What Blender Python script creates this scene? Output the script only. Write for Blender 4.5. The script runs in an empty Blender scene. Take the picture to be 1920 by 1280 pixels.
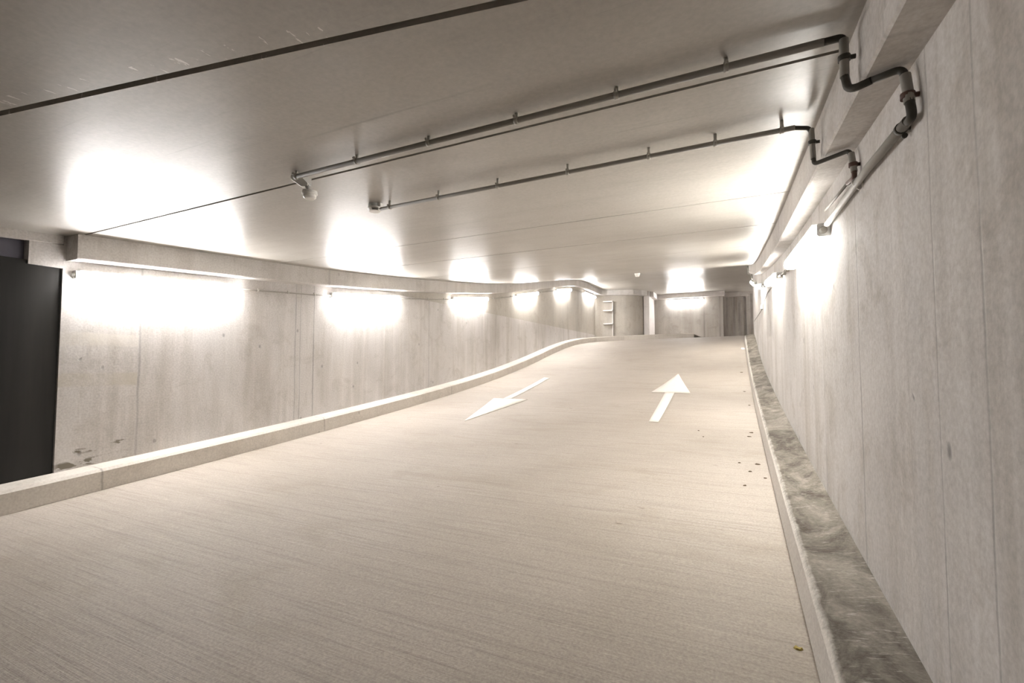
import bpy, bmesh, math, random, bisect
from mathutils import Vector, Matrix
random.seed(7)
S = bpy.context.scene
COL = S.collection
PI = math.pi

# ------------------------------------------------------------------ profiles
def pchip(P):
    X=[p[0] for p in P];Y=[p[1] for p in P];n=len(X)
    h=[X[i+1]-X[i] for i in range(n-1)];d=[(Y[i+1]-Y[i])/h[i] for i in range(n-1)]
    m=[d[0]]+[0 if d[i-1]*d[i]<=0 else (h[i-1]+h[i])*3/((2*h[i]+h[i-1])/d[i-1]+(h[i]+2*h[i-1])/d[i]) for i in range(1,n-1)]+[d[-1]]
    def f(x):
        if x<=X[0]: return Y[0]+m[0]*(x-X[0])
        if x>=X[-1]: return Y[-1]+m[-1]*(x-X[-1])
        i=min(bisect.bisect_right(X,x)-1,n-2);t=(x-X[i])/h[i]
        return (2*t**3-3*t*t+1)*Y[i]+(t**3-2*t*t+t)*h[i]*m[i]+(-2*t**3+3*t*t)*Y[i+1]+(t**3-t*t)*h[i]*m[i+1]
    return f
zfl=pchip([(-6,-1.745),(0,-1.315),(1.65,-1.19),(3.3,-1.07),(4.76,-.95),(7.24,-.715),(9.27,-.48),(10.95,-.235),(12.6,.05),(14.13,.34),(15.81,.61),(17.44,.80),(18.6,.89),(20,.96),(23,1.03),(26,1.04)])
zc=pchip([(-6,.60),(0,1.02),(2.1,1.16),(3.29,1.238),(4.99,1.36),(6.81,1.538),(10.15,1.95),(12.61,2.385),(15.67,2.95),(17.0,3.14),(18.2,3.22),(21.1,3.27),(24,3.30),(27,3.31)])
def sstep(a,b,x):
    t=max(0,min(1,(x-a)/(b-a))); return t*t*(3-2*t)
def zf(x,y):                       # floor height, slightly banked where the ramp meets the upper level
    u=max(0,min(1,(x+5.2)/5.45))
    return zfl(y)+.12*u*sstep(10.5,15.5,y)*(1-.55*sstep(17,22,y))
XL,XR=-5.5,.51                     # wall faces
KL,KR=-5.2,.255                    # kerb faces
BL,BR=-5.3,.39                     # slab edge beam faces

# ------------------------------------------------------------------ mesh helpers
class MB:
    def __init__(s): s.bm=bmesh.new()
    def v(s,p): return s.bm.verts.new(p)
    def face(s,pts,smooth=False,mi=0):
        f=s.bm.faces.new([s.v(p) for p in pts]); f.smooth=smooth; f.material_index=mi; return f
    def grid(s,rows,smooth=True,mi=0):
        vs=[[s.v(p) for p in r] for r in rows]
        for i in range(len(vs)-1):
            for j in range(len(vs[0])-1):
                f=s.bm.faces.new([vs[i][j],vs[i][j+1],vs[i+1][j+1],vs[i+1][j]]); f.smooth=smooth; f.material_index=mi
    def box(s,a,b,mi=0):
        x0,y0,z0=a;x1,y1,z1=b
        p=[(x0,y0,z0),(x1,y0,z0),(x1,y1,z0),(x0,y1,z0),(x0,y0,z1),(x1,y0,z1),(x1,y1,z1),(x0,y1,z1)]
        s.hexa(p,mi)
    def hexa(s,p,mi=0):
        vs=[s.v(q) for q in p]
        for q in ((3,2,1,0),(4,5,6,7),(0,1,5,4),(1,2,6,5),(2,3,7,6),(3,0,4,7)):
            f=s.bm.faces.new([vs[i] for i in q]); f.material_index=mi
    def prism(s,sec,path,mi=0,caps=True,smooth=False):
        """sec: list of (u,w); path: list of functions (u,w)->point ; closed section"""
        rings=[[s.v(fn(u,w)) for u,w in sec] for fn in path]
        n=len(sec)
        for i in range(len(rings)-1):
            for j in range(n):
                f=s.bm.faces.new([rings[i][j],rings[i][(j+1)%n],rings[i+1][(j+1)%n],rings[i+1][j]]); f.smooth=smooth; f.material_index=mi
        if caps:
            s.bm.faces.new(rings[0][::-1]).material_index=mi; s.bm.faces.new(rings[-1]).material_index=mi
    def tube(s,pts,r,n=10,mi=0):
        pts=[Vector(p) for p in pts]; rings=[]; t0=None; up=None
        for i,p in enumerate(pts):
            t=((pts[min(i+1,len(pts)-1)]-p).normalized()+(p-pts[max(i-1,0)]).normalized()).normalized()
            if up is None:
                up=t.orthogonal().normalized()
            else:
                q=t0.rotation_difference(t); up=(q@up).normalized()
            t0=t; w=t.cross(up)
            rr=r[i] if isinstance(r,(list,tuple)) else r
            rings.append([s.v(p+(up*math.cos(2*PI*k/n)+w*math.sin(2*PI*k/n))*rr) for k in range(n)])
        for i in range(len(rings)-1):
            for k in range(n):
                f=s.bm.faces.new([rings[i][k],rings[i][(k+1)%n],rings[i+1][(k+1)%n],rings[i+1][k]]); f.smooth=True; f.material_index=mi
        s.bm.faces.new(rings[0][::-1]).material_index=mi; s.bm.faces.new(rings[-1]).material_index=mi
    def lathe(s,prof,c=(0,0,0),n=24,M=None,mi=0):
        c=Vector(c); rings=[]
        for r,z in prof:
            rings.append([s.v((M@Vector((r*math.cos(2*PI*k/n),r*math.sin(2*PI*k/n),z)) if M else Vector((r*math.cos(2*PI*k/n),r*math.sin(2*PI*k/n),z)))+c) for k in range(n)])
        for i in range(len(rings)-1):
            for k in range(n):
                f=s.bm.faces.new([rings[i][k],rings[i][(k+1)%n],rings[i+1][(k+1)%n],rings[i+1][k]]); f.material_index=mi
                f.smooth=False
        s.bm.faces.new(rings[0][::-1]).material_index=mi; s.bm.faces.new(rings[-1]).material_index=mi
    def build(s,name,mats,parent=None,bevel=0):
        bmesh.ops.recalc_face_normals(s.bm,faces=s.bm.faces)
        me=bpy.data.meshes.new(name); s.bm.to_mesh(me); s.bm.free()
        for m in (mats if isinstance(mats,(list,tuple)) else [mats]): me.materials.append(m)
        o=bpy.data.objects.new(name,me); COL.objects.link(o)
        if parent: o.parent=parent
        if bevel:
            b=o.modifiers.new('bevel','BEVEL'); b.width=bevel; b.segments=2; b.limit_method='ANGLE'; b.angle_limit=.6
        return o
def tag(o,label,cat,group=None,kind=None):
    o['label']=label; o['category']=cat
    if group: o['group']=group
    if kind: o['kind']=kind
    return o
def empty(name,loc,label,cat,group=None,rot=(0,0,0)):
    o=bpy.data.objects.new(name,None); COL.objects.link(o); o.location=loc; o.rotation_euler=rot; o.empty_display_size=.1
    return tag(o,label,cat,group)
def frange(a,b,st):
    n=max(1,int(round((b-a)/st))); return [a+(b-a)*i/n for i in range(n+1)]
def roundpath(P,rad=.03,n=5):
    """polyline with rounded corners"""
    P=[Vector(p) for p in P]; out=[P[0]]
    for i in range(1,len(P)-1):
        a,b,c=P[i-1],P[i],P[i+1]
        d1=(a-b); d2=(c-b); r=min(rad,d1.length*.45,d2.length*.45)
        p1=b+d1.normalized()*r; p2=b+d2.normalized()*r
        for k in range(n+1):
            t=k/n; out.append(p1*(1-t)**2+b*2*t*(1-t)+p2*t*t)
    out.append(P[-1]); return out

# ------------------------------------------------------------------ materials
class NT:
    def __init__(s,name):
        s.m=bpy.data.materials.new(name); s.m.use_nodes=True; s.t=s.m.node_tree; s.t.nodes.clear()
        s.out=s.n('ShaderNodeOutputMaterial'); s.b=s.n('ShaderNodeBsdfPrincipled'); s.l(s.b.outputs[0],s.out.inputs[0])
        s.co=s.n('ShaderNodeTexCoord').outputs['Object']
    def n(s,k,**kw):
        x=s.t.nodes.new(k)
        for a,b in kw.items(): setattr(x,a,b)
        return x
    def l(s,a,b): s.t.links.new(a,b)
    def map(s,scale=(1,1,1),rot=(0,0,0),loc=(0,0,0)):
        m=s.n('ShaderNodeMapping'); s.l(s.co,m.inputs[0]); m.inputs['Scale'].default_value=scale; m.inputs['Rotation'].default_value=rot; m.inputs['Location'].default_value=loc
        return m.outputs[0]
    def noise(s,scale,detail=4,rough=.55,vec=None,dist=0):
        x=s.n('ShaderNodeTexNoise'); s.l(vec or s.co,x.inputs['Vector']); x.inputs['Scale'].default_value=scale; x.inputs['Detail'].default_value=detail; x.inputs['Roughness'].default_value=rough; x.inputs['Distortion'].default_value=dist
        return x.outputs['Fac']
    def ramp(s,fac,stops):
        r=s.n('ShaderNodeValToRGB'); s.l(fac,r.inputs[0]); e=r.color_ramp.elements
        while len(e)<len(stops): e.new(.5)
        for q,(p,c) in zip(e,stops):
            q.position=p; q.color=(c,c,c,1) if isinstance(c,(int,float)) else (*c,1)
        return r.outputs[0]
    def math(s,op,a,b=None,c=None):
        x=s.n('ShaderNodeMath',operation=op)
        for i,q in enumerate((a,b,c)):
            if q is None: continue
            if isinstance(q,(int,float)): x.inputs[i].default_value=q
            else: s.l(q,x.inputs[i])
        return x.outputs[0]
    def mix(s,fac,a,b,mode='MIX'):
        x=s.n('ShaderNodeMix',data_type='RGBA',blend_type=mode)
        for i,q in ((0,fac),(6,a),(7,b)):
            if isinstance(q,(int,float)): x.inputs[i].default_value=q if i==0 else (q,q,q,1)
            elif isinstance(q,tuple): x.inputs[i].default_value=(*q,1)
            else: s.l(q,x.inputs[i])
        return x.outputs[2]
    def bump(s,h,strength=.3,dist=.01):
        x=s.n('ShaderNodeBump'); s.l(h,x.inputs['Height']); x.inputs['Strength'].default_value=strength; x.inputs['Distance'].default_value=dist
        s.l(x.outputs[0],s.b.inputs['Normal'])
    def sep(s):
        x=s.n('ShaderNodeSeparateXYZ'); s.l(s.co,x.inputs[0]); return x.outputs
    def base(s,c,rough=.8,spec=.3,metal=0):
        if isinstance(c,tuple): s.b.inputs['Base Color'].default_value=(*c,1)
        else: s.l(c,s.b.inputs['Base Color'])
        if isinstance(rough,(int,float)): s.b.inputs['Roughness'].default_value=rough
        else: s.l(rough,s.b.inputs['Roughness'])
        s.b.inputs['Specular IOR Level'].default_value=spec; s.b.inputs['Metallic'].default_value=metal
        return s.m
def concrete(name,col,joints=(),axis=1,streak=.35,patch=.3,pits=.5,rough=.75,spec=.3,wear=.35,jw=.006):
    t=NT(name)
    big=t.ramp(t.noise(.55,5,.6,dist=.6),[(.3,0),(.72,1)])
    c=t.mix(big,tuple(q*(1-patch*.55) for q in col),tuple(min(1,q*(1+patch*.22)) for q in col))
    st=t.ramp(t.noise(2.6,6,.65,t.map((1,1,.12))),[(.46,0),(.64,1)])
    c=t.mix(t.math('MULTIPLY',st,streak),c,tuple(q*k for q,k in zip(col,(.60,.56,.50))))
    st2=t.ramp(t.noise(7,5,.6,t.map((1,1,.05),loc=(3,1,5))),[(.53,0),(.68,1)])
    c=t.mix(t.math('MULTIPLY',st2,streak*.7),c,tuple(min(1,q*1.22) for q in col))
    bl=t.ramp(t.noise(3.2,7,.7,dist=.8),[(.52,0),(.68,1)])
    c=t.mix(t.math('MULTIPLY',bl,wear),c,tuple(q*k for q,k in zip(col,(.55,.51,.45))))
    vo=t.n('ShaderNodeTexVoronoi'); t.l(t.map((1,1,.7)),vo.inputs['Vector']); vo.inputs['Scale'].default_value=4.6
    gate=t.math('GREATER_THAN',t.noise(1.3,2),.46)
    pit=t.math('MULTIPLY',t.ramp(vo.outputs['Distance'],[(.04,1),(.095,0)]),gate)
    c=t.mix(t.math('MULTIPLY',pit,pits),c,tuple(q*.32 for q in col))
    hg=t.math('ADD',t.math('MULTIPLY',t.noise(26,6,.6),.5),t.math('MULTIPLY',pit,-.8))
    sx=t.sep()
    for j in joints:
        w=jw
        if isinstance(j,tuple): j,w=j
        wob=t.math('MULTIPLY',t.math('SUBTRACT',t.noise(3,3),.5),.02)
        d=t.math('ABSOLUTE',t.math('SUBTRACT',t.math('ADD',sx[axis],wob),j))
        k=t.ramp(t.math('DIVIDE',d,w*2.5),[(.25,.55),(1,0)])
        k=t.math('MULTIPLY',k,t.ramp(t.noise(1.1,4,.6,t.map((1,1,.8),loc=(0,j,j))),[(.38,.25),(.60,1)]))
        c=t.mix(k,c,tuple(q*.36 for q in col)); hg=t.math('SUBTRACT',hg,k)
    fine=t.noise(60,4,.6)
    c=t.mix(.22,c,t.ramp(fine,[(.3,.25),(.7,.85)]),'OVERLAY')
    t.bump(hg,.22,.012)
    return t.base(c,rough,spec)

M={}
WALL=(.52,.497,.48)
M['wall_l']=concrete('concrete_left',WALL,[(2.70,.006),(4.58,.005),(4.66,.004),(4.89,.007),(7.72,.006),(10.6,.006),(13.5,.006)],1,.5,.35,.6)
def chips(mat):
    nt=mat.node_tree; b=[n for n in nt.nodes if n.type=='BSDF_PRINCIPLED'][0]
    t=NT.__new__(NT); t.m=mat; t.t=nt; t.b=b; t.co=[n for n in nt.nodes if n.type=='TEX_COORD'][0].outputs['Object']
    src=b.inputs['Base Color'].links[0].from_socket; sx=t.sep()
    def win(v,a,bb,soft):
        return t.math('MULTIPLY',t.ramp(t.math('DIVIDE',t.math('SUBTRACT',v,a-soft),bb-a+2*soft),[(0,0),(soft/(bb-a+2*soft),1)]),t.ramp(t.math('DIVIDE',t.math('SUBTRACT',v,a-soft),bb-a+2*soft),[(1-soft/(bb-a+2*soft),1),(1,0)]))
    near=t.math('LESS_THAN',sx[1],2.69)
    for z0 in (.23,-.15):
        k=t.math('MULTIPLY',t.math('MULTIPLY',win(sx[2],z0-.05,z0+.05,.02),near),t.ramp(t.noise(4,4),[(.35,.15),(.6,.6)]))
        src=t.mix(k,src,(.60,.565,.50) if z0>0 else (.44,.40,.33))
    zo=t.math('SUBTRACT',sx[2],t.math('MULTIPLY',sx[1],.075))
    for z0,th in ((-1.085,.535),(-.965,.58)):
        k=t.math('MULTIPLY',t.math('MULTIPLY',win(zo,z0-.025,z0+.02,.02),win(sx[1],2.1,2.60,.06)),t.ramp(t.noise(5.5,5,.6,t.map((1,1,2.2),loc=(0,z0,0)),dist=.6),[(th-.02,0),(th+.02,1)]))
        src=t.mix(k,src,(.17,.15,.12))
    nt.links.new(src,b.inputs['Base Color'])
chips(M['wall_l'])
M['wall_u']=concrete('concrete_upper',(.43,.40,.355),[(9.6,.006),(12.4,.006),(14.9,.006),(17.6,.006)],1,.30,.25,.2)
M['wall_r']=concrete('concrete_right',(.56,.537,.517),[(1.41,.003),(1.69,.003),(2.585,.006),(3.55,.006),(6.2,.005),(9.0,.005)],1,.55,.35,.8,wear=.5)
M['wall_f']=concrete('concrete_far',(.42,.395,.365),[(-1.25,.02),(-.58,.02)],0,.35,.35,.2)
M['boards']=concrete('concrete_boards',(.46,.435,.41),[(-.30,.02),(0,.03),(.22,.03),(.45,.03),(.72,.02)],0,.9,.4,.2)
M['beam']=concrete('concrete_slab_edge',(.52,.497,.475),[(1.58,.006),(4.98,.012),(8.05,.006)],1,.35,.3,.35)
M['pier']=concrete('concrete_pier',(.55,.52,.50),[],1,.25,.2,.2)

# ceiling: smooth shuttered concrete, faint scuffs
t=NT('concrete_ceiling')
c=t.mix(t.ramp(t.noise(.8,6,.6,dist=.5),[(.3,0),(.75,1)]),(.35,.328,.298),(.42,.40,.367))
sc=t.ramp(t.noise(3.0,7,.7,t.map((.25,1.9,1),rot=(0,0,1.0))),[(.48,0),(.74,1)])
c=t.mix(t.math('MULTIPLY',sc,.22),c,(.18,.16,.135))
sc2=t.ramp(t.noise(5.0,6,.7,t.map((.10,4.5,1),rot=(0,0,.85),loc=(2,7,0))),[(.60,0),(.70,1)])
c=t.mix(t.math('MULTIPLY',sc2,.32),c,(.16,.145,.12))
lt=t.ramp(t.noise(4.0,5,.6,t.map((.2,2,1),rot=(0,0,.9),loc=(9,2,0))),[(.66,0),(.8,1)])
c=t.mix(.15,c,t.ramp(t.noise(45,4,.6),[(.3,.3),(.7,.8)]),'OVERLAY')
sx=t.sep(); dd=t.math('SUBTRACT',t.math('SUBTRACT',sx[1],t.math('MULTIPLY',sx[0],.181)),1.351)
fl=t.math('MULTIPLY',t.math('MULTIPLY',t.math('LESS_THAN',t.math('ABSOLUTE',t.math('ADD',dd,.035)),.055),t.math('GREATER_THAN',t.noise(9,4,.6,t.map((4,1.2,1),rot=(0,0,.5))),.64)),t.math('LESS_THAN',sx[0],-1.2))
c=t.mix(t.math('MULTIPLY',fl,.8),c,(.72,.70,.66))
rg=t.ramp(t.noise(1.6,6,.6),[(.3,.33),(.7,.43)])
t.bump(t.noise(14,5,.6),.05,.01)
M['ceil']=t.base(c,rg,.42)

# driving surface: beige broomed concrete
t=NT('broomed_concrete')
c=t.mix(t.ramp(t.noise(.5,5,.6,dist=.4),[(.3,0),(.7,1)]),(.345,.302,.257),(.415,.372,.325))
v=t.map((.35,15,1),rot=(0,0,.06))
b1=t.ramp(t.noise(3.2,8,.72,v),[(.50,0),(.66,1)])
c=t.mix(t.math('MULTIPLY',b1,.46),c,(.22,.188,.155))
b2=t.ramp(t.noise(5.5,6,.7,t.map((.3,17,1),rot=(0,0,.05),loc=(4,9,1))),[(.56,0),(.72,1)])
c=t.mix(t.math('MULTIPLY',b2,.4),c,(.56,.50,.43))
stn=t.ramp(t.noise(1.5,7,.65,t.map((.6,1.6,1),loc=(1,3,0)),dist=.7),[(.55,0),(.68,1)])
c=t.mix(t.math('MULTIPLY',stn,.4),c,(.29,.245,.19))
vo=t.n('ShaderNodeTexVoronoi'); t.l(t.map((1,2.4,1)),vo.inputs['Vector']); vo.inputs['Scale'].default_value=1.7
sp=t.math('MULTIPLY',t.ramp(vo.outputs['Distance'],[(.025,1),(.06,0)]),t.math('GREATER_THAN',t.noise(.9,2),.48))
c=t.mix(t.math('MULTIPLY',sp,.6),c,(.14,.11,.08))
c=t.mix(.3,c,t.ramp(t.noise(90,4,.65),[(.3,.2),(.7,.85)]),'OVERLAY')
t.bump(t.math('ADD',t.noise(3.2,8,.72,v),t.math('MULTIPLY',t.noise(80,3,.6),.3)),.35,.008)
M['floor']=t.base(c,.66,.3)

# left kerb
M['kerb']=concrete('kerb_concrete',(.54,.50,.45),[(2.30,.005),(4.85,.005),(8.1,.005),(11.3,.005)],1,.2,.25,.4,wear=.25)
# right kerb: clean face, dirty worn top
t=NT('kerb_worn')
clean=t.mix(t.noise(3,5),(.46,.43,.39),(.56,.53,.49))
d1=t.ramp(t.noise(2.4,8,.72,t.map((1.6,1,1)),dist=.8),[(.36,0),(.60,1)])
dirt=t.mix(d1,(.25,.225,.19),(.075,.063,.048))
s1=t.ramp(t.noise(5,8,.75,t.map((2.4,14,2),rot=(0,0,.35)),dist=.4),[(.56,0),(.68,1)])
dirt=t.mix(t.math('MULTIPLY',s1,.65),dirt,(.50,.47,.43))
s2=t.ramp(t.noise(9,8,.7,t.map((2,7,2),rot=(0,0,-.4),loc=(3,3,1)),dist=.6),[(.58,0),(.70,1)])
dirt=t.mix(t.math('MULTIPLY',s2,.5),dirt,(.085,.07,.055))
x=t.math('ADD',t.sep()[0],t.math('MULTIPLY',t.math('SUBTRACT',t.noise(9,5,.7),.5),.05))
c=t.mix(t.ramp(x,[(.274,0),(.296,1)]),clean,dirt)
c=t.mix(.25,c,t.ramp(t.noise(70,4,.6),[(.3,.2),(.7,.85)]),'OVERLAY')
t.bump(t.noise(30,6,.7),.35,.012)
M['kerb_r']=t.base(c,.8,.25)

def plain(name,col,rough=.5,spec=.4,metal=0,var=.12):
    t=NT(name); n=t.noise(18,4)
    c=t.mix(n,tuple(q*(1-var) for q in col),tuple(min(1,q*(1+var)) for q in col))
    return t.base(c,rough,spec,metal)
M['paint']=None
t=NT('road_paint')
n=t.ramp(t.noise(22,6,.7,t.map((.5,2.5,1))),[(.3,0),(.62,1)])
M['paint']=t.base(t.mix(n,(.66,.62,.56),(.80,.76,.70)),.65,.3)
M['groove']=plain('joint_filler',(.17,.148,.12),.9,.1)
M['pipe']=plain('grey_pipe',(.32,.305,.275),.6,.3)
M['clip']=plain('grey_clip',(.42,.40,.36),.5,.4)
M['flex']=plain('dark_flexible_hose',(.06,.055,.045),.6,.3)
M['brown']=plain('brown_clip',(.12,.07,.055),.6,.3)
M['white']=plain('white_plastic',(.86,.85,.82),.4,.5,0,.04)
M['black']=plain('black_slot',(.015,.013,.011),.6,.3)
M['tray']=plain('lamp_tray_grey',(.55,.55,.53),.45,.4,0,.05)
M['cap']=plain('lamp_end_cap',(.6,.6,.59),.45,.4,0,.05)
M['box_grey']=plain('grey_box',(.30,.31,.30),.5,.4)
M['leaf']=plain('dry_leaf',(.45,.36,.12),.8,.2)
M['paper']=plain('scrap_paper',(.72,.76,.85),.7,.2,0,.05)
M['dirt']=plain('dirt_crumb',(.10,.075,.05),.9,.1)
t=NT('opening_darkness')
st=t.ramp(t.noise(2.2,5,.6,t.map((1,1.4,.10))),[(.3,0),(.75,1)])
M['opening_dark']=t.base(t.mix(st,(.014,.0135,.0125),(.034,.0325,.030)),.62,.2)  # near-black base colour holds the darkness of the left opening
M['lintel']=plain('lintel_shade_purple_grey',(.16,.155,.19),.7,.2)  # shade over the opening is put into this colour
# lamp diffuser
LAMP=46.0
for key,ecol,k in (('glow',(1.0,.978,.968,1),1.0),('glow_warm',(1.0,.965,.905,1),.74)):
    t=NT('lamp_diffuser_'+key); t.base((.9,.9,.88),.4,.3)
    t.b.inputs['Emission Color'].default_value=ecol; t.b.inputs['Emission Strength'].default_value=LAMP*k
    M[key]=t.m

def struct(o,label,cat): return tag(o,label,cat,kind='structure')

# ------------------------------------------------------------------ floor
ys=frange(-2,24.5,.2)
m=MB()
rows=[]
for y in ys:
    xs=[-6.2,-5.6,-5.2,-4,-3,-2,-1,0,.255,.6]
    rows.append([(x,y,zf(x,y)) for x in xs])
m.grid(rows)
rows=[]
for y in frange(15.6,24.5,.3): rows.append([(x,y,zf(min(x,.6),y)) for x in (.6,1.5,3,4.4)])
m.grid(rows)
struct(m.build('floor',M['floor']),'beige broomed concrete driving ramp climbing away to the upper level','floor')

# ------------------------------------------------------------------ ceiling panels with joints
def L(a,b): return lambda x:a+b*x
jts=[(L(1.351,.181),.03),(L(2.048,-.0155),.022),(L(4.02,-.022),.011),(L(5.235,-.006),.019),(L(6.84,-.01),.012),(L(9.78,-.52),.010),(L(15.9,0),.006),(L(19.2,0),.006)]
xsl=frange(-6.2,.6,.4)
def panel(m,j0,w0,j1,w1,xs):
    n=14; lo=[[j0(x)+w0/2 if j0 else -2 for x in xs],[j1(x)-w1/2 if j1 else 24.5 for x in xs]]
    rows=[]
    for k in range(n+1):
        r=[]
        for i,x in enumerate(xs):
            y=lo[0][i]+(lo[1][i]-lo[0][i])*k/n; r.append((x,y,zc(y)))
        rows.append(r)
    m.grid(rows)
    for e in (0,1):
        m.grid([[(x,lo[e][i],zc(lo[e][i])) for i,x in enumerate(xs)],[(x,lo[e][i],zc(lo[e][i])+.045) for i,x in enumerate(xs)]],False)
m=MB(); prev=(None,0)
for j in jts+[(None,0)]:
    panel(m,prev[0],prev[1],j[0],j[1],xsl); prev=j
rows=[[(x,y,zc(y)+.03) for x in (-6.2,.6)] for y in ys]
m.grid(rows,True,1)
rows=[[(x,y,zc(y)) for x in (.6,2,4.4)] for y in frange(14.9,24.5,.3)]
m.grid(rows)
struct(m.build('ceiling',[M['ceil'],M['groove']]),'smooth grey concrete soffit cast in wide panels with dark joints','ceiling')

# ------------------------------------------------------------------ left wall (lower face, step back at upper level, return at the left opening)
LEDGE=1.25; Y0=2.07; YE=20.2
m=MB()
yl=frange(Y0,YE,.3)
m.grid([[(XL,y,zf(XL,y)-.1),(XL,y,min(LEDGE,zc(y)+.05))] for y in yl],False,0)
yu=[y for y in yl if zc(y)+.05>LEDGE]
m.grid([[(XL,y,LEDGE),(XL-.02,y,LEDGE-.004),(XL-.03,y,LEDGE-.015)] for y in yu],False,2)
m.grid([[(XL-.03,y,LEDGE),(XL-.03,y,zc(y)+.05)] for y in yu],False,1)
m.face([(XL,Y0,zf(XL,Y0)-.1),(XL,Y0,.87),(XL-.3,Y0,.87),(XL-.3,Y0,zf(XL,Y0)-.1)])
m.box((XL-.3,1.838,.902),(XL-.001,Y0,1.075)); m.box((XL-.018,1.838,.864),(XL,Y0,.9025))                      # nib beside the opening head
struct(m.build('wall_left',[M['wall_l'],M['wall_u'],M['groove']]),'streaked concrete wall along the left side of the ramp','wall')

# left wall bends away to the right at the top of the ramp
arc=[(XL-.03,20.2),(-5.42,20.5),(-5.2,20.72),(-4.85,20.86),(-4.45,20.98),(-4.1,21.2),(-3.85,21.5),(-3.7,21.9)]
m=MB()
m.grid([[(x,y,.6),(x,y,zc(y)+.05)] for x,y in arc],True)
struct(m.build('wall_end',M['wall_u']),'curved concrete wall turning right at the top of the ramp','wall')
# patch with pale ledges cast in the bend
m=MB()
for z in (2.76,2.36,1.77): m.box((-5.28,20.60,z-.025),(-4.86,20.80,z+.025))
m.box((-4.90,20.70,1.1),(-4.86,20.83,2.76))
struct(m.build('trim_7',M['pier']),'pale cast ledges in the bend of the far left wall','wall trim')

# pier and beam end beside the far wall
m=MB(); m.box((-3.70,21.75,.7),(-3.46,23.35,3.36)); m.box((-3.46,22.0,3.05),(-3.30,23.3,3.4))
struct(m.build('trim_6',M['pier']),'pale concrete pier left of the far wall','pier')
# far walls
m=MB()
m.grid([[(x,23.3,.6),(x,23.3,3.45)] for x in (-3.6,-2,-.45)],False)
m.face([(-.45,23.3,.6),(-.45,23.3,3.45),(-.45,24.1,3.45),(-.45,24.1,.6)])
m.box((-1.2,23.275,1.72),(-.5,23.3,1.78)); 
struct(m.build('wall_far',M['wall_f']),'grey concrete wall closing the view at the top of the ramp','wall')
m=MB(); m.grid([[(x,24.1,.6),(x,24.1,3.45)] for x in (-.5,1,2.5,4.4)],False)
m.box((.52,23.95,.6),(1.05,24.1,3.2))
struct(m.build('wall_recess',M['boards']),'darker board marked concrete in the recess beyond the far wall','wall')
m=MB(); m.box((-3.46,23.13,3.07),(-.36,23.3,3.42)); m.box((-.45,23.9,3.10),(.62,24.1,3.42)); m.box((.62,23.96,3.14),(1.6,24.1,3.42))
struct(m.build('trim_5',M['pier']),'concrete downstand along the head of the far wall','beam')
m=MB(); m.face([(4.4,14.9,.4),(4.4,24.5,.4),(4.4,24.5,3.5),(4.4,14.9,3.5)]); m.face([(.5,15.0,.4),(4.4,15.0,.4),(4.4,15.0,3.5),(.5,15.0,3.5)])
struct(m.build('wall_side',M['wall_f']),'concrete wall of the turn hidden round the corner','wall')

# ------------------------------------------------------------------ right wall
YRE=15.4
m=MB()
yr=frange(-2,YRE,.3)
m.grid([[(XR,y,zf(XR,y)-.1),(XR,y,zc(y)+.05)] for y in yr],False)
m.face([(XR,YRE,.3),(XR,YRE,3.2),(XR+.3,YRE,3.2),(XR+.3,YRE,.3)])
struct(m.build('wall_right',M['wall_r']),'tall pale concrete wall with vertical joints along the right side','wall')
# ------------------------------------------------------------------ opening on the left: panel coloured as its darkness, head and slab edge
m=MB()
m.box((XL-.10,-1.2,-1.8),(XL-.02,2.065,.90))  # panel added to keep the opening dark, in place of unlit depth
struct(m.build('dark_panel_1',M['opening_dark']),'near black panel standing in for the darkness of the left opening','door')
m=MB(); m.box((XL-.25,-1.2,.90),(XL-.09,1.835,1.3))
struct(m.build('trim_8',M['lintel']),'lintel coloured purple grey as if in shadow, above the dark opening','lintel')
m=MB(); m.prism([(0,0),(.05,0),(.05,.08),(0,.08)],[(lambda u,w,y=y:(XL-.03-u+.05,y,zc(y)-.075+w)) for y in frange(-2,2.06,.5)])
struct(m.build('trim_9',M['beam']),'thin slab edge strip under the soffit over the dark opening','slab edge')

# ------------------------------------------------------------------ slab edge beams
D=.225
def sweep(m,path,sec,zfun,caps=True,smooth=False):
    """path: list of (x,y,nx,ny) ; sec (u along n, w up)"""
    m.prism(sec,[(lambda u,w,p=p:(p[0]+p[2]*u,p[1]+p[3]*u,zfun(p[0],p[1])+w)) for p in path],caps=caps,smooth=smooth)
def with_normals(P,side=1):
    out=[]
    for i,(x,y) in enumerate(P):
        a=P[max(0,i-1)];b=P[min(len(P)-1,i+1)]
        tx,ty=b[0]-a[0],b[1]-a[1]; q=math.hypot(tx,ty); out.append((x,y,-ty/q*side,tx/q*side))
    return out
bp=[(BL,y) for y in frange(2.09,19.9,.3)]+[(-5.24,20.25),(-5.08,20.5),(-4.8,20.64),(-4.45,20.76),(-4.0,20.92),(-3.7,21.2),(-3.52,21.6)]
sec=[(0,.06),(0,-D+.012),(.012,-D),(.26,-D),(.26,.06)]
m=MB(); sweep(m,with_normals(bp),sec,lambda x,y:zc(y))
struct(m.build('trim_1',M['beam']),'concrete slab edge running above the left wall tube lights','beam')
bp=[(BR,y) for y in frange(-2,14.6,.3)]
sec=[(.006,.06),(.006,-D+.075),(0,-D+.07),(0,-D+.008),(.008,-D),(.13,-D),(.13,.06)]
m=MB(); sweep(m,with_normals(bp,-1),sec,lambda x,y:zc(y))
struct(m.build('trim_2',M['beam']),'concrete slab edge running along the top of the right wall','beam')

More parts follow.
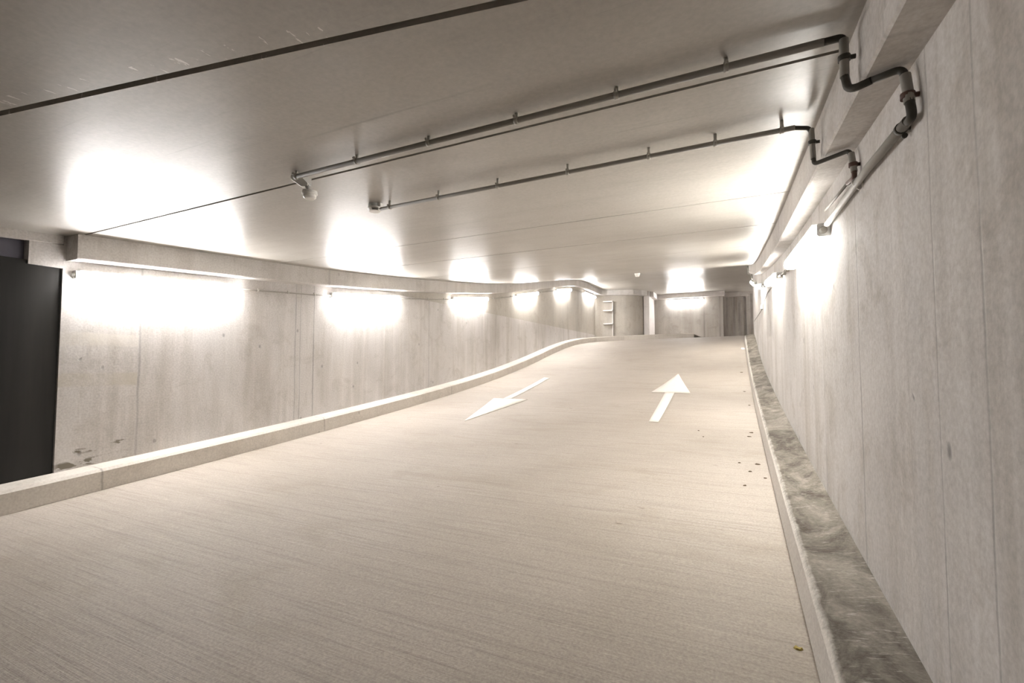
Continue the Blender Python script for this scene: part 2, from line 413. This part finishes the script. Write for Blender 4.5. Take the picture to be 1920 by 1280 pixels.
# ------------------------------------------------------------------ kerbs
kp=[(KL,y) for y in frange(-2,15.6,.3)]+[(-5.19,16.2),(-5.14,16.8),(-5.02,17.3),(-4.8,17.75),(-4.45,18.15),(-3.9,18.5),(-3.2,18.75),(-2.5,18.95),(-1.9,19.1),(-1.4,19.25)]
kn=with_normals(kp)
sec=[(-.004,-.08),(.012,.165),(.04,.188),(.16,.192),(.31,.186),(.31,-.08)]
m=MB(); sweep(m,kn,sec,zf)
struct(m.build('trim_3',M['kerb']),'pale concrete kerb along the foot of the left wall','kerb')
# raised pavement behind the curved end of the kerb
sel=[p for p in kn if p[1]>15.5]
outer=[(-5.56,15.6),(-5.56,16.4),(-5.56,17.2),(-5.56,18),(-5.56,18.8),(-5.56,19.6),(-5.5,20.6),(-5.0,21.0),(-4.3,21.4),(-3.7,22.2),(-2.9,23.4),(-1.4,23.4)]
while len(outer)>len(sel): outer.pop(1)
while len(outer)<len(sel): outer.insert(1,outer[1])
m=MB()
inn=[(p[0]+p[2]*.30,p[1]+p[3]*.30,zf(p[0],p[1])+.186) for p in sel]
rows=[]
for a,b in zip(inn,outer):
    zb=max(zf(b[0],b[1])+.17,a[2]); rows.append([a,((a[0]+b[0])/2,(a[1]+b[1])/2,(a[2]+zb)/2),(b[0],b[1],zb)])
m.grid(rows)
struct(m.build('trim_10',M['kerb']),'raised pavement behind the curved end of the left kerb','pavement')
kp=[(KR,y) for y in frange(-2,15.2,.3)]
sec=[(-.004,-.08),(.014,.165),(.032,.190),(.26,.235),(.26,-.08)]
m=MB(); sweep(m,with_normals(kp,-1),sec,zf)
struct(m.build('trim_4',M['kerb_r']),'dirty scuffed concrete kerb along the foot of the right wall','kerb')

# ------------------------------------------------------------------ road arrows
def arrow(name,tip,bl,br,sl,sr,tl,tr,label):
    m=MB()
    def drape(quad,n=10):   # quad: a0,a1 (one end) b0,b1 (other end)
        a0,a1,b0,b1=quad; rows=[]
        for i in range(n+1):
            k=i/n; r=[]
            for j in range(4):
                q=j/3
                x=(a0[0]*(1-q)+a1[0]*q)*(1-k)+(b0[0]*(1-q)+b1[0]*q)*k
                y=(a0[1]*(1-q)+a1[1]*q)*(1-k)+(b0[1]*(1-q)+b1[1]*q)*k
                r.append((x,y,zf(x,y)+.004))
            rows.append(r)
        m.grid(rows)
    drape((bl,br,(tip[0]-.01,tip[1]),(tip[0]+.01,tip[1])))
    drape((tl,tr,sl,sr))
    o=m.build(name,M['paint'])
    sd=o.modifiers.new('thickness','SOLIDIFY'); sd.thickness=.003; sd.offset=-1
    return tag(o,label,'road marking','painted lane arrows')
arrow('painted_arrow',(-3.60,5.97),(-4.10,7.84),(-3.41,7.84),(-3.90,7.84),(-3.745,7.84),(-4.07,10.33),(-3.91,10.30),'white painted arrow on the left lane pointing down the ramp')
arrow('painted_arrow',(-1.14,10.95),(-1.40,8.9),(-.725,8.9),(-1.158,8.9),(-.995,8.9),(-1.07,6.55),(-.943,6.55),'white painted arrow on the right lane pointing up the ramp')

# ------------------------------------------------------------------ tube lights
def lamp_prototype(label):
    root=empty('tube_light',(0,0,0),label,'light','wall tube lights')
    m=MB(); tr=[(0,-.03),(0,.046),(.090,.046),(.090,.034),(.058,.034),(.058,-.03)]
    m.prism(tr,[(lambda u,w,y=y:(u,y,w)) for y in (-.735,.735)])
    m.build('tray',M['tray'],root)
    m=MB()
    ds=[(.058,.034),(.092,.034),(.102,.022),(.107,.004),(.107,-.022),(.098,-.040),(.080,-.050),(.032,-.050),(.018,-.043),(.014,-.031),(.058,-.031)]
    m.prism(ds,[(lambda u,w,y=y:(u,y,w)) for y in (-.752,.752)])
    m.build('diffuser',M['glow'],root)
    for s in (-1,1):
        m=MB(); cs=[(0,-.03),(0,.046),(.062,.046),(.070,.036),(.070,-.018),(.058,-.03)]
        m.prism(cs,[(lambda u,w,y=y:(u,y,w)) for y in (s*.735,s*.762)])
        e=m.build('end_cap',M['cap'],root)
        m=MB(); m.tube([(.038,s*.760,.006),(.038,s*.770,.006),(.038,s*.770,.006),(.038,s*.785,.006)],[.021,.021,.014,.014],12); m.build('cable_gland',M['pipe'],e)
    return root
def copy_tree(o,parent=None,warm=False):
    c=o.copy(); COL.objects.link(c)
    if parent: c.parent=parent
    if warm and o.name.startswith('diffuser'):
        c.material_slots[0].link='OBJECT'; c.material_slots[0].material=M['glow_warm']
    for ch in list(o.children): copy_tree(ch,c,warm)
    return c
proto=None
def lamp(x,ya,yb,off,side,label):
    global proto
    ym=(ya+yb)/2; s=(zc(yb)-zc(ya))/(yb-ya)
    if proto is None: o=proto=lamp_prototype(label)
    else: o=copy_tree(proto,None,side<0); o['label']=label
    o.location=(x,ym,(zc(ya)+zc(yb))/2+off)
    a=math.atan(s)
    o.rotation_euler=(a,0,0) if side>0 else (-a,0,PI)
    return o
LOFF=-.355
LL=[2.15,5.18,8.58,11.85,15.1,18.45]
words=['tube light on the left wall nearest the dark opening','second tube light along the left wall from the dark opening','third tube light along the left wall, where the ledge line starts','fourth tube light along the left wall, halfway up the ramp','fifth tube light along the left wall near the ramp crest','last tube light on the left wall just before its bend']
for k,(y,w) in enumerate(zip(LL,words)):
    xw=XL if zc(y)+LOFF-.1<LEDGE else XL-.03
    lamp(xw+.0,y,y+1.5,LOFF,1,w)
ROFF=-.47
RL=[3.18,6.1,9.3,12.5]
for y,w in zip(RL,['nearest tube light on the right wall, at the end of the thick conduit','second tube light along the right wall','third tube light along the right wall, small with distance','farthest tube light on the right wall, by its end']):
    lamp(XR,y,y+1.5,ROFF,-1,w)
o=copy_tree(proto); o['label']='tube light on the grey far wall closing the view'; o.location=(-2.03,23.3,2.965); o.rotation_euler=(0,0,-PI/2)

for loc,rz,w in (((4.4,17.6,2.95),PI,'unseen tube light added round the corner on the wall facing the turn'),((1.95,24.1,2.95),-PI/2,'unseen tube light added round the corner on the recessed far wall')):  # out-of-sight lamps added to brighten the recess and far ceiling
    o=copy_tree(proto); o['label']=w; o.location=loc; o.rotation_euler=(0,0,rz)

# ------------------------------------------------------------------ conduits
def clip_obj(p,d,up,parent,r,stud=.03,mat=None):
    """saddle: ring round the pipe and a stud towards the surface (up)"""
    p=Vector(p); d=Vector(d).normalized(); up=Vector(up).normalized()
    m=MB(); m.tube([p-d*.009,p+d*.009],r+.0045,12)
    m.tube([p+up*r*.5,p+up*(r+stud)],.008,8)
    s=d.cross(up).normalized()
    m.tube([p+up*(r*.6)+s*(r+.010)-d*.004,p+up*(r*.6)+s*(r+.010)+d*.006],.008,8)
    return m.build('clip',mat or M['clip'],parent)
# conduit one: across the soffit, over the slab edge, down to the right wall and along it to the first tube light
c1=empty('electrical_conduit',(-2.36,1.95,zc(1.95)),'longer ceiling conduit, bending over the right slab edge to the nearest right light','conduit','conduits across the ceiling')
def part(mb,name,mat,root):
    o=mb.build(name,mat); o.parent=root; o.matrix_parent_inverse=Matrix.Translation(root.location).inverted() if root.rotation_euler[:]==(0,0,0) else root.matrix_world.inverted(); return o
R1=.014; g1=.034
yc=lambda x:1.935-.018*(x+2.36)
zz=lambda x:zc(yc(x))-g1
m=MB(); m.tube([(-2.36,yc(-2.36),zz(-2.36)),(-1.2,yc(-1.2),zz(-1.2)),(.30,yc(.30),zz(.30))],R1,12); part(m,'pipe',M['pipe'],c1)
zb=zc(1.88)-D
m=MB(); m.tube(roundpath([(.29,yc(.29),zz(.29)),(.353,1.885,zz(.3)),(.358,1.88,1.08)],.05),.0125,10); part(m,'elbow',M['flex'],c1)
m=MB(); m.tube([(.356,1.88,1.10),(.352,1.865,.962)],R1,12); part(m,'pipe',M['pipe'],c1)
m=MB(); m.tube(roundpath([(.352,1.866,.968),(.356,1.84,zb-.022),(.41,1.80,zb-.022)],.05),.0125,10); part(m,'elbow',M['flex'],c1)
m=MB(); m.tube(roundpath([(.41,1.80,zb-.022),(.478,1.765,zb-.022),(.482,1.75,zb-.07)],.03),.011,10); part(m,'elbow',M['flex'],c1)
m=MB(); m.tube([(.482,1.755,zb-.05),(.484,1.735,.775)],R1,12); part(m,'pipe',M['pipe'],c1)
m=MB(); m.tube(roundpath([(.484,1.735,.782),(.486,1.722,.725),(.488,1.80,.735)],.035),.0125,10); part(m,'elbow',M['flex'],c1)
wz=lambda y:zc(y)-.405
m=MB(); m.tube([(.487,1.765,wz(1.78)),(.487,2.25,wz(2.3)),(.487,3.135,wz(3.15)-.035)],.0155,12); part(m,'pipe',M['pipe'],c1)
for x in (-2.342,-1.862,-1.376,-.884,-.422,-.008):
    c=clip_obj((x,yc(x),zz(x)),(1,0,0),(0,0,1),c1,R1,.022); c.matrix_parent_inverse=Matrix.Translation(c1.location).inverted()
for p,d,u,mt in (((.354,1.873,1.03),(0,0,1),(1,0,0),'flex'),((.483,1.745,.80),(0,0,1),(1,0,0),'brown'),((.487,2.42,wz(2.43)),(0,1,.07),(1,0,0),'clip'),((.487,1.83,wz(1.85)),(0,1,.07),(1,0,0),'flex')):
    c=clip_obj(p,d,u,c1,R1,.018,M[mt]); c.matrix_parent_inverse=Matrix.Translation(c1.location).inverted()
# conduit two
c2=empty('electrical_conduit',(-2.36,2.70,zc(2.70)),'shorter grey conduit across the ceiling from the slotted detector to the right wall','conduit','conduits across the ceiling')
g2=.050
yc2=lambda x:2.69-.035*(x+2.36)
zz2=lambda x:zc(yc2(x))-g2
def inv(o,c): o.matrix_parent_inverse=Matrix.Translation(c.location).inverted(); return o
R2=.0125
m=MB(); m.tube([(-2.36,yc2(-2.36),zz2(-2.36)),(-1.2,yc2(-1.2),zz2(-1.2)),(.285,yc2(.285),zz2(.285))],R2,12); part(m,'pipe',M['pipe'],c2)
m=MB(); m.tube(roundpath([(.28,yc2(.28),zz2(.28)),(.345,2.62,zz2(.28)-.005),(.356,2.62,1.11)],.04),.010,10); part(m,'elbow',M['flex'],c2)
zb2=zc(2.55)-D
m=MB(); m.tube([(.355,2.62,1.13),(.357,2.60,.975)],R2,12); part(m,'pipe',M['pipe'],c2)
m=MB(); m.tube(roundpath([(.357,2.60,.98),(.359,2.59,zb2-.018),(.42,2.54,zb2-.018),(.478,2.49,zb2-.018),(.484,2.48,zb2-.06)],.03),.010,10); part(m,'elbow',M['flex'],c2)
m=MB(); m.tube([(.483,2.482,zb2-.035),(.486,2.455,.835)],R2,12); part(m,'pipe',M['pipe'],c2)
m=MB(); m.tube(roundpath([(.486,2.457,.842),(.486,2.45,.81),(.482,2.56,.822)],.03),.0105,10); part(m,'elbow',M['brown'],c2)
m=MB(); m.tube([(.482,2.53,.822),(.482,3.15,.872)],.007,8); part(m,'pipe',M['pipe'],c2)
for x in (-2.27,-1.832,-1.363,-.883,-.408,-.07,.23):
    inv(clip_obj((x,yc2(x),zz2(x)),(1,0,0),(0,0,1),c2,R2,.036),c2)
inv(clip_obj((.356,2.612,1.06),(0,0,1),(1,0,0),c2,R2,.018,M['flex']),c2)
inv(clip_obj((.485,2.465,.87),(0,0,1),(1,0,0),c2,R2,.012,M['brown']),c2)
# short runs of conduit between neighbouring tube lights
def run(x,y0,y1,off,label,grp,xw):
    a=empty('electrical_conduit',(x,y0,zc(y0)+off),label,'conduit',grp)
    m=MB(); m.tube([(x,y,zc(y)+off) for y in frange(y0,y1,.25)],.0095,10); part(m,'pipe',M['pipe'],a)
    u=(xw-x)/abs(xw-x)
    for k in (.2,.5,.8):
        y=y0+(y1-y0)*k
        inv(clip_obj((x,y,zc(y)+off),(0,1,.08),(u,0,0),a,.0095,abs(xw-x)-.0095),a)
nm=['first and second','second and third','third and fourth','fourth and fifth','fifth and last']
for k in range(5):
    y0,y1=LL[k]+1.5+.03,LL[k+1]-.03
    xw=XL if k<2 else XL-.03
    run(xw+.04,y0,y1,LOFF,'thin conduit on the left wall joining its %s tube lights'%nm[k],'conduits between left wall lights',xw)
nm=['nearest and second','second and third','third and farthest']
for k in range(3):
    run(XR-.04,RL[k]+1.53,RL[k+1]-.03,ROFF,'thin conduit on the right wall joining its %s tube lights'%nm[k],'conduits between right wall lights',XR)
# conduit at the far end of the right slab edge
a=empty('electrical_conduit',(.37,14.55,zc(14.55)-.05),'short pale conduit stepping down at the far end of the right slab edge','conduit')
m=MB(); m.tube(roundpath([(-1.9,10.95,zc(10.95)-.035),(-.9,10.6,zc(10.6)-.035)],.05),.010,8) if False else m.tube(roundpath([(.375,14.62,zc(14.6)-.02),(.375,14.62,zc(14.6)-.25),(.46,14.5,zc(14.5)-.27),(.46,14.1,zc(14.1)-.40)],.05),.018,10); part(m,'pipe',M['pipe'],a)
inv(clip_obj((.375,14.62,zc(14.6)-.12),(0,0,1),(0,-1,0),a,.018,.01),a)

# ------------------------------------------------------------------ detectors
# one on a bracket at the end of conduit one
d=empty('gas_detector',(-2.362,1.955,zc(1.955)-.012),'white detector hanging from a slanted bracket at the end of the longer conduit','detector',None,(0,0,math.radians(25.4)))
def slab(pts,a,b):
    q=MB(); q.prism(pts,[(lambda u,w,y=y:(u,y,w)) for y in (a,b)]); return q
slab([(-.043,-.010),(-.036,.010),(.002,.010),(.062,-.050),(.062,-.066),(.022,-.070),(-.040,-.026)],.004,.034).build('bracket',M['white'],d,bevel=.002)
m=MB(); m.hexa([(.004,.000,-.012),(.010,-.004,-.012),(.070,.040,-.058),(.064,.044,-.058),(.004,.000,.008),(.010,-.004,.008),(.070,.040,-.010),(.064,.044,-.010)]); m.build('mounting_plate',M['white'],d,bevel=.001)
m=MB(); m.tube([(.052,.018,-.060),(.066,.018,-.096)],.013,12); m.build('neck',M['tray'],d)
m=MB(); m.lathe([(.026,.016),(.043,.012),(.045,-.004),(.042,-.010)],(.070,.018,-.108),28); h=m.build('head',M['white'],d)
m=MB(); m.lathe([(.036,.0),(.037,-.016),(.029,-.026)],(.070,.018,-.117),28); m.build('sensor_cap',M['white'],h)
m=MB(); m.tube([(-.030,.018,-.024),(-.030,.018,.004)],.013,12); m.build('cable_gland',M['flex'],d)
# one flat on the soffit
d=empty('gas_detector',(-2.425,2.70,zc(2.70)),'white slotted detector fixed flat on the ceiling at the end of the shorter conduit','detector')
m=MB(); m.lathe([(.046,.004),(.048,-.022),(.044,-.026)],(0,0,0),28); h=m.build('base',M['tray'],d)
m=MB(); m.lathe([(.050,-.026),(.052,-.040),(.044,-.056),(.036,-.060)],(0,0,0),28); h=m.build('head',M['white'],d)
m=MB()
for zq in (-.0465,-.0535):
    rr=.0505 if zq>-.05 else .0465
    pts=[(rr*math.cos(t),rr*math.sin(t),zq) for t in frange(-1.25,-.35,.15)]
    m.tube(pts,.0022,6)
m.build('slot',M['black'],h)
m=MB(); m.box((.034,-.014,-.030),(.066,.014,-.002)); m.build('cable_gland',M['white'],d,bevel=.003)
# small one far up
d=empty('gas_detector',(-1.95,10.70,zc(10.70)),'tiny white detector far up on the ceiling near the crest','detector')
m=MB(); m.lathe([(.06,.004),(.06,-.03),(.05,-.04)],(0,0,0),20); m.build('base',M['white'],d)
m=MB(); m.lathe([(.05,-.04),(.05,-.06),(.035,-.08)],(0,0,0),20); m.build('head',M['white'],d)

# ------------------------------------------------------------------ small switch box and loose cable on the right wall
b=empty('switch_box',(XR,10.3,1.10),'small grey box on the far part of the right wall below the lights','box')
m=MB(); m.box((-.035,-.09,-.05),(0,.09,.05)); m.build('housing',M['box_grey'],b,bevel=.006)
m=MB(); m.box((-.042,-.06,-.03),(-.034,.06,.03)); m.build('cover',M['white'],b,bevel=.002)
m=MB(); m.tube([(.500,7.62,zc(7.62)-.52),(.500,8.6,1.15),(.500,9.5,1.13),(.500,10.2,1.16)],.006,6)
tag(m.build('loose_cable',M['pipe']),'thin cable drooping along the right wall from second light to small box','cable')
m=MB(); m.tube([(.500,10.4,1.07),(.500,11.8,1.10),(.500,13.4,1.14),(.500,14.6,1.17)],.006,6)
tag(m.build('loose_cable',M['pipe']),'thin cable running on past the small box towards the right wall end','cable')

# ------------------------------------------------------------------ litter
def scrap(name,x,y,r,mat,label,cat,group=None,h=.008,n=7,seed=0):
    rnd=random.Random(seed); m=MB()
    top=[];bot=[]
    for k in range(n):
        a=2*PI*k/n; q=r*rnd.uniform(.55,1.1)
        px,py=x+q*math.cos(a)*1.4,y+q*math.sin(a)
        bot.append(m.v((px,py,zf(px,py)+.0005))); top.append(m.v((x+(px-x)*.75,y+(py-y)*.75,zf(px,py)+h*rnd.uniform(.6,1.3))))
    for k in range(n): m.bm.faces.new([bot[k],bot[(k+1)%n],top[(k+1)%n],top[k]])
    m.bm.faces.new(top); m.bm.faces.new(bot[::-1])
    return tag(m.build(name,mat),label,cat,group)
scrap('paper_scrap',.20,13.9,.045,M['paper'],'small whitish paper scrap by the right kerb near the top','litter',None,.03,7,1)
scrap('dry_leaf',.205,2.25,.013,M['leaf'],'tiny yellow leaf beside the near end of the right kerb','leaf',None,.008,6,2)
for k,(x,y,r) in enumerate([(.17,4.95,.03),(.10,4.7,.022),(.21,4.55,.018),(.05,4.3,.02),(.16,6.25,.03),(.13,6.05,.024),(-.35,5.9,.015),(-.42,6.2,.013),(.14,9.2,.03),(.18,8.0,.022),(.12,11.2,.03),(.02,4.95,.016)]):
    scrap('dirt_crumb',x,y,r*.7,M['dirt'],'small dark dirt crumb on the floor along the right kerb','dirt','dirt crumbs by the right kerb',.006,6,10+k)

# ------------------------------------------------------------------ camera, world, view
cam=bpy.data.cameras.new('camera'); co=bpy.data.objects.new('camera',cam); COL.objects.link(co)
cam.sensor_width=36; cam.lens=36*880/1920; cam.clip_start=.02
th=math.radians(25.4); p=math.radians(2.7)
co.location=(0,0,0); co.rotation_euler=(PI/2+p,0,th)
S.camera=co
w=bpy.data.worlds.new('world'); S.world=w; w.use_nodes=True
w.node_tree.nodes['Background'].inputs[0].default_value=(.5,.5,.5,1); w.node_tree.nodes['Background'].inputs[1].default_value=.004
S.view_settings.view_transform='Standard'; S.view_settings.look='None'; S.view_settings.gamma=1; S.view_settings.use_curve_mapping=False
S.view_settings.exposure=1.54
S.cycles.max_bounces=10; S.cycles.diffuse_bounces=8; S.cycles.glossy_bounces=4
S.cycles.use_denoising=True
S.cycles.sample_clamp_indirect=10
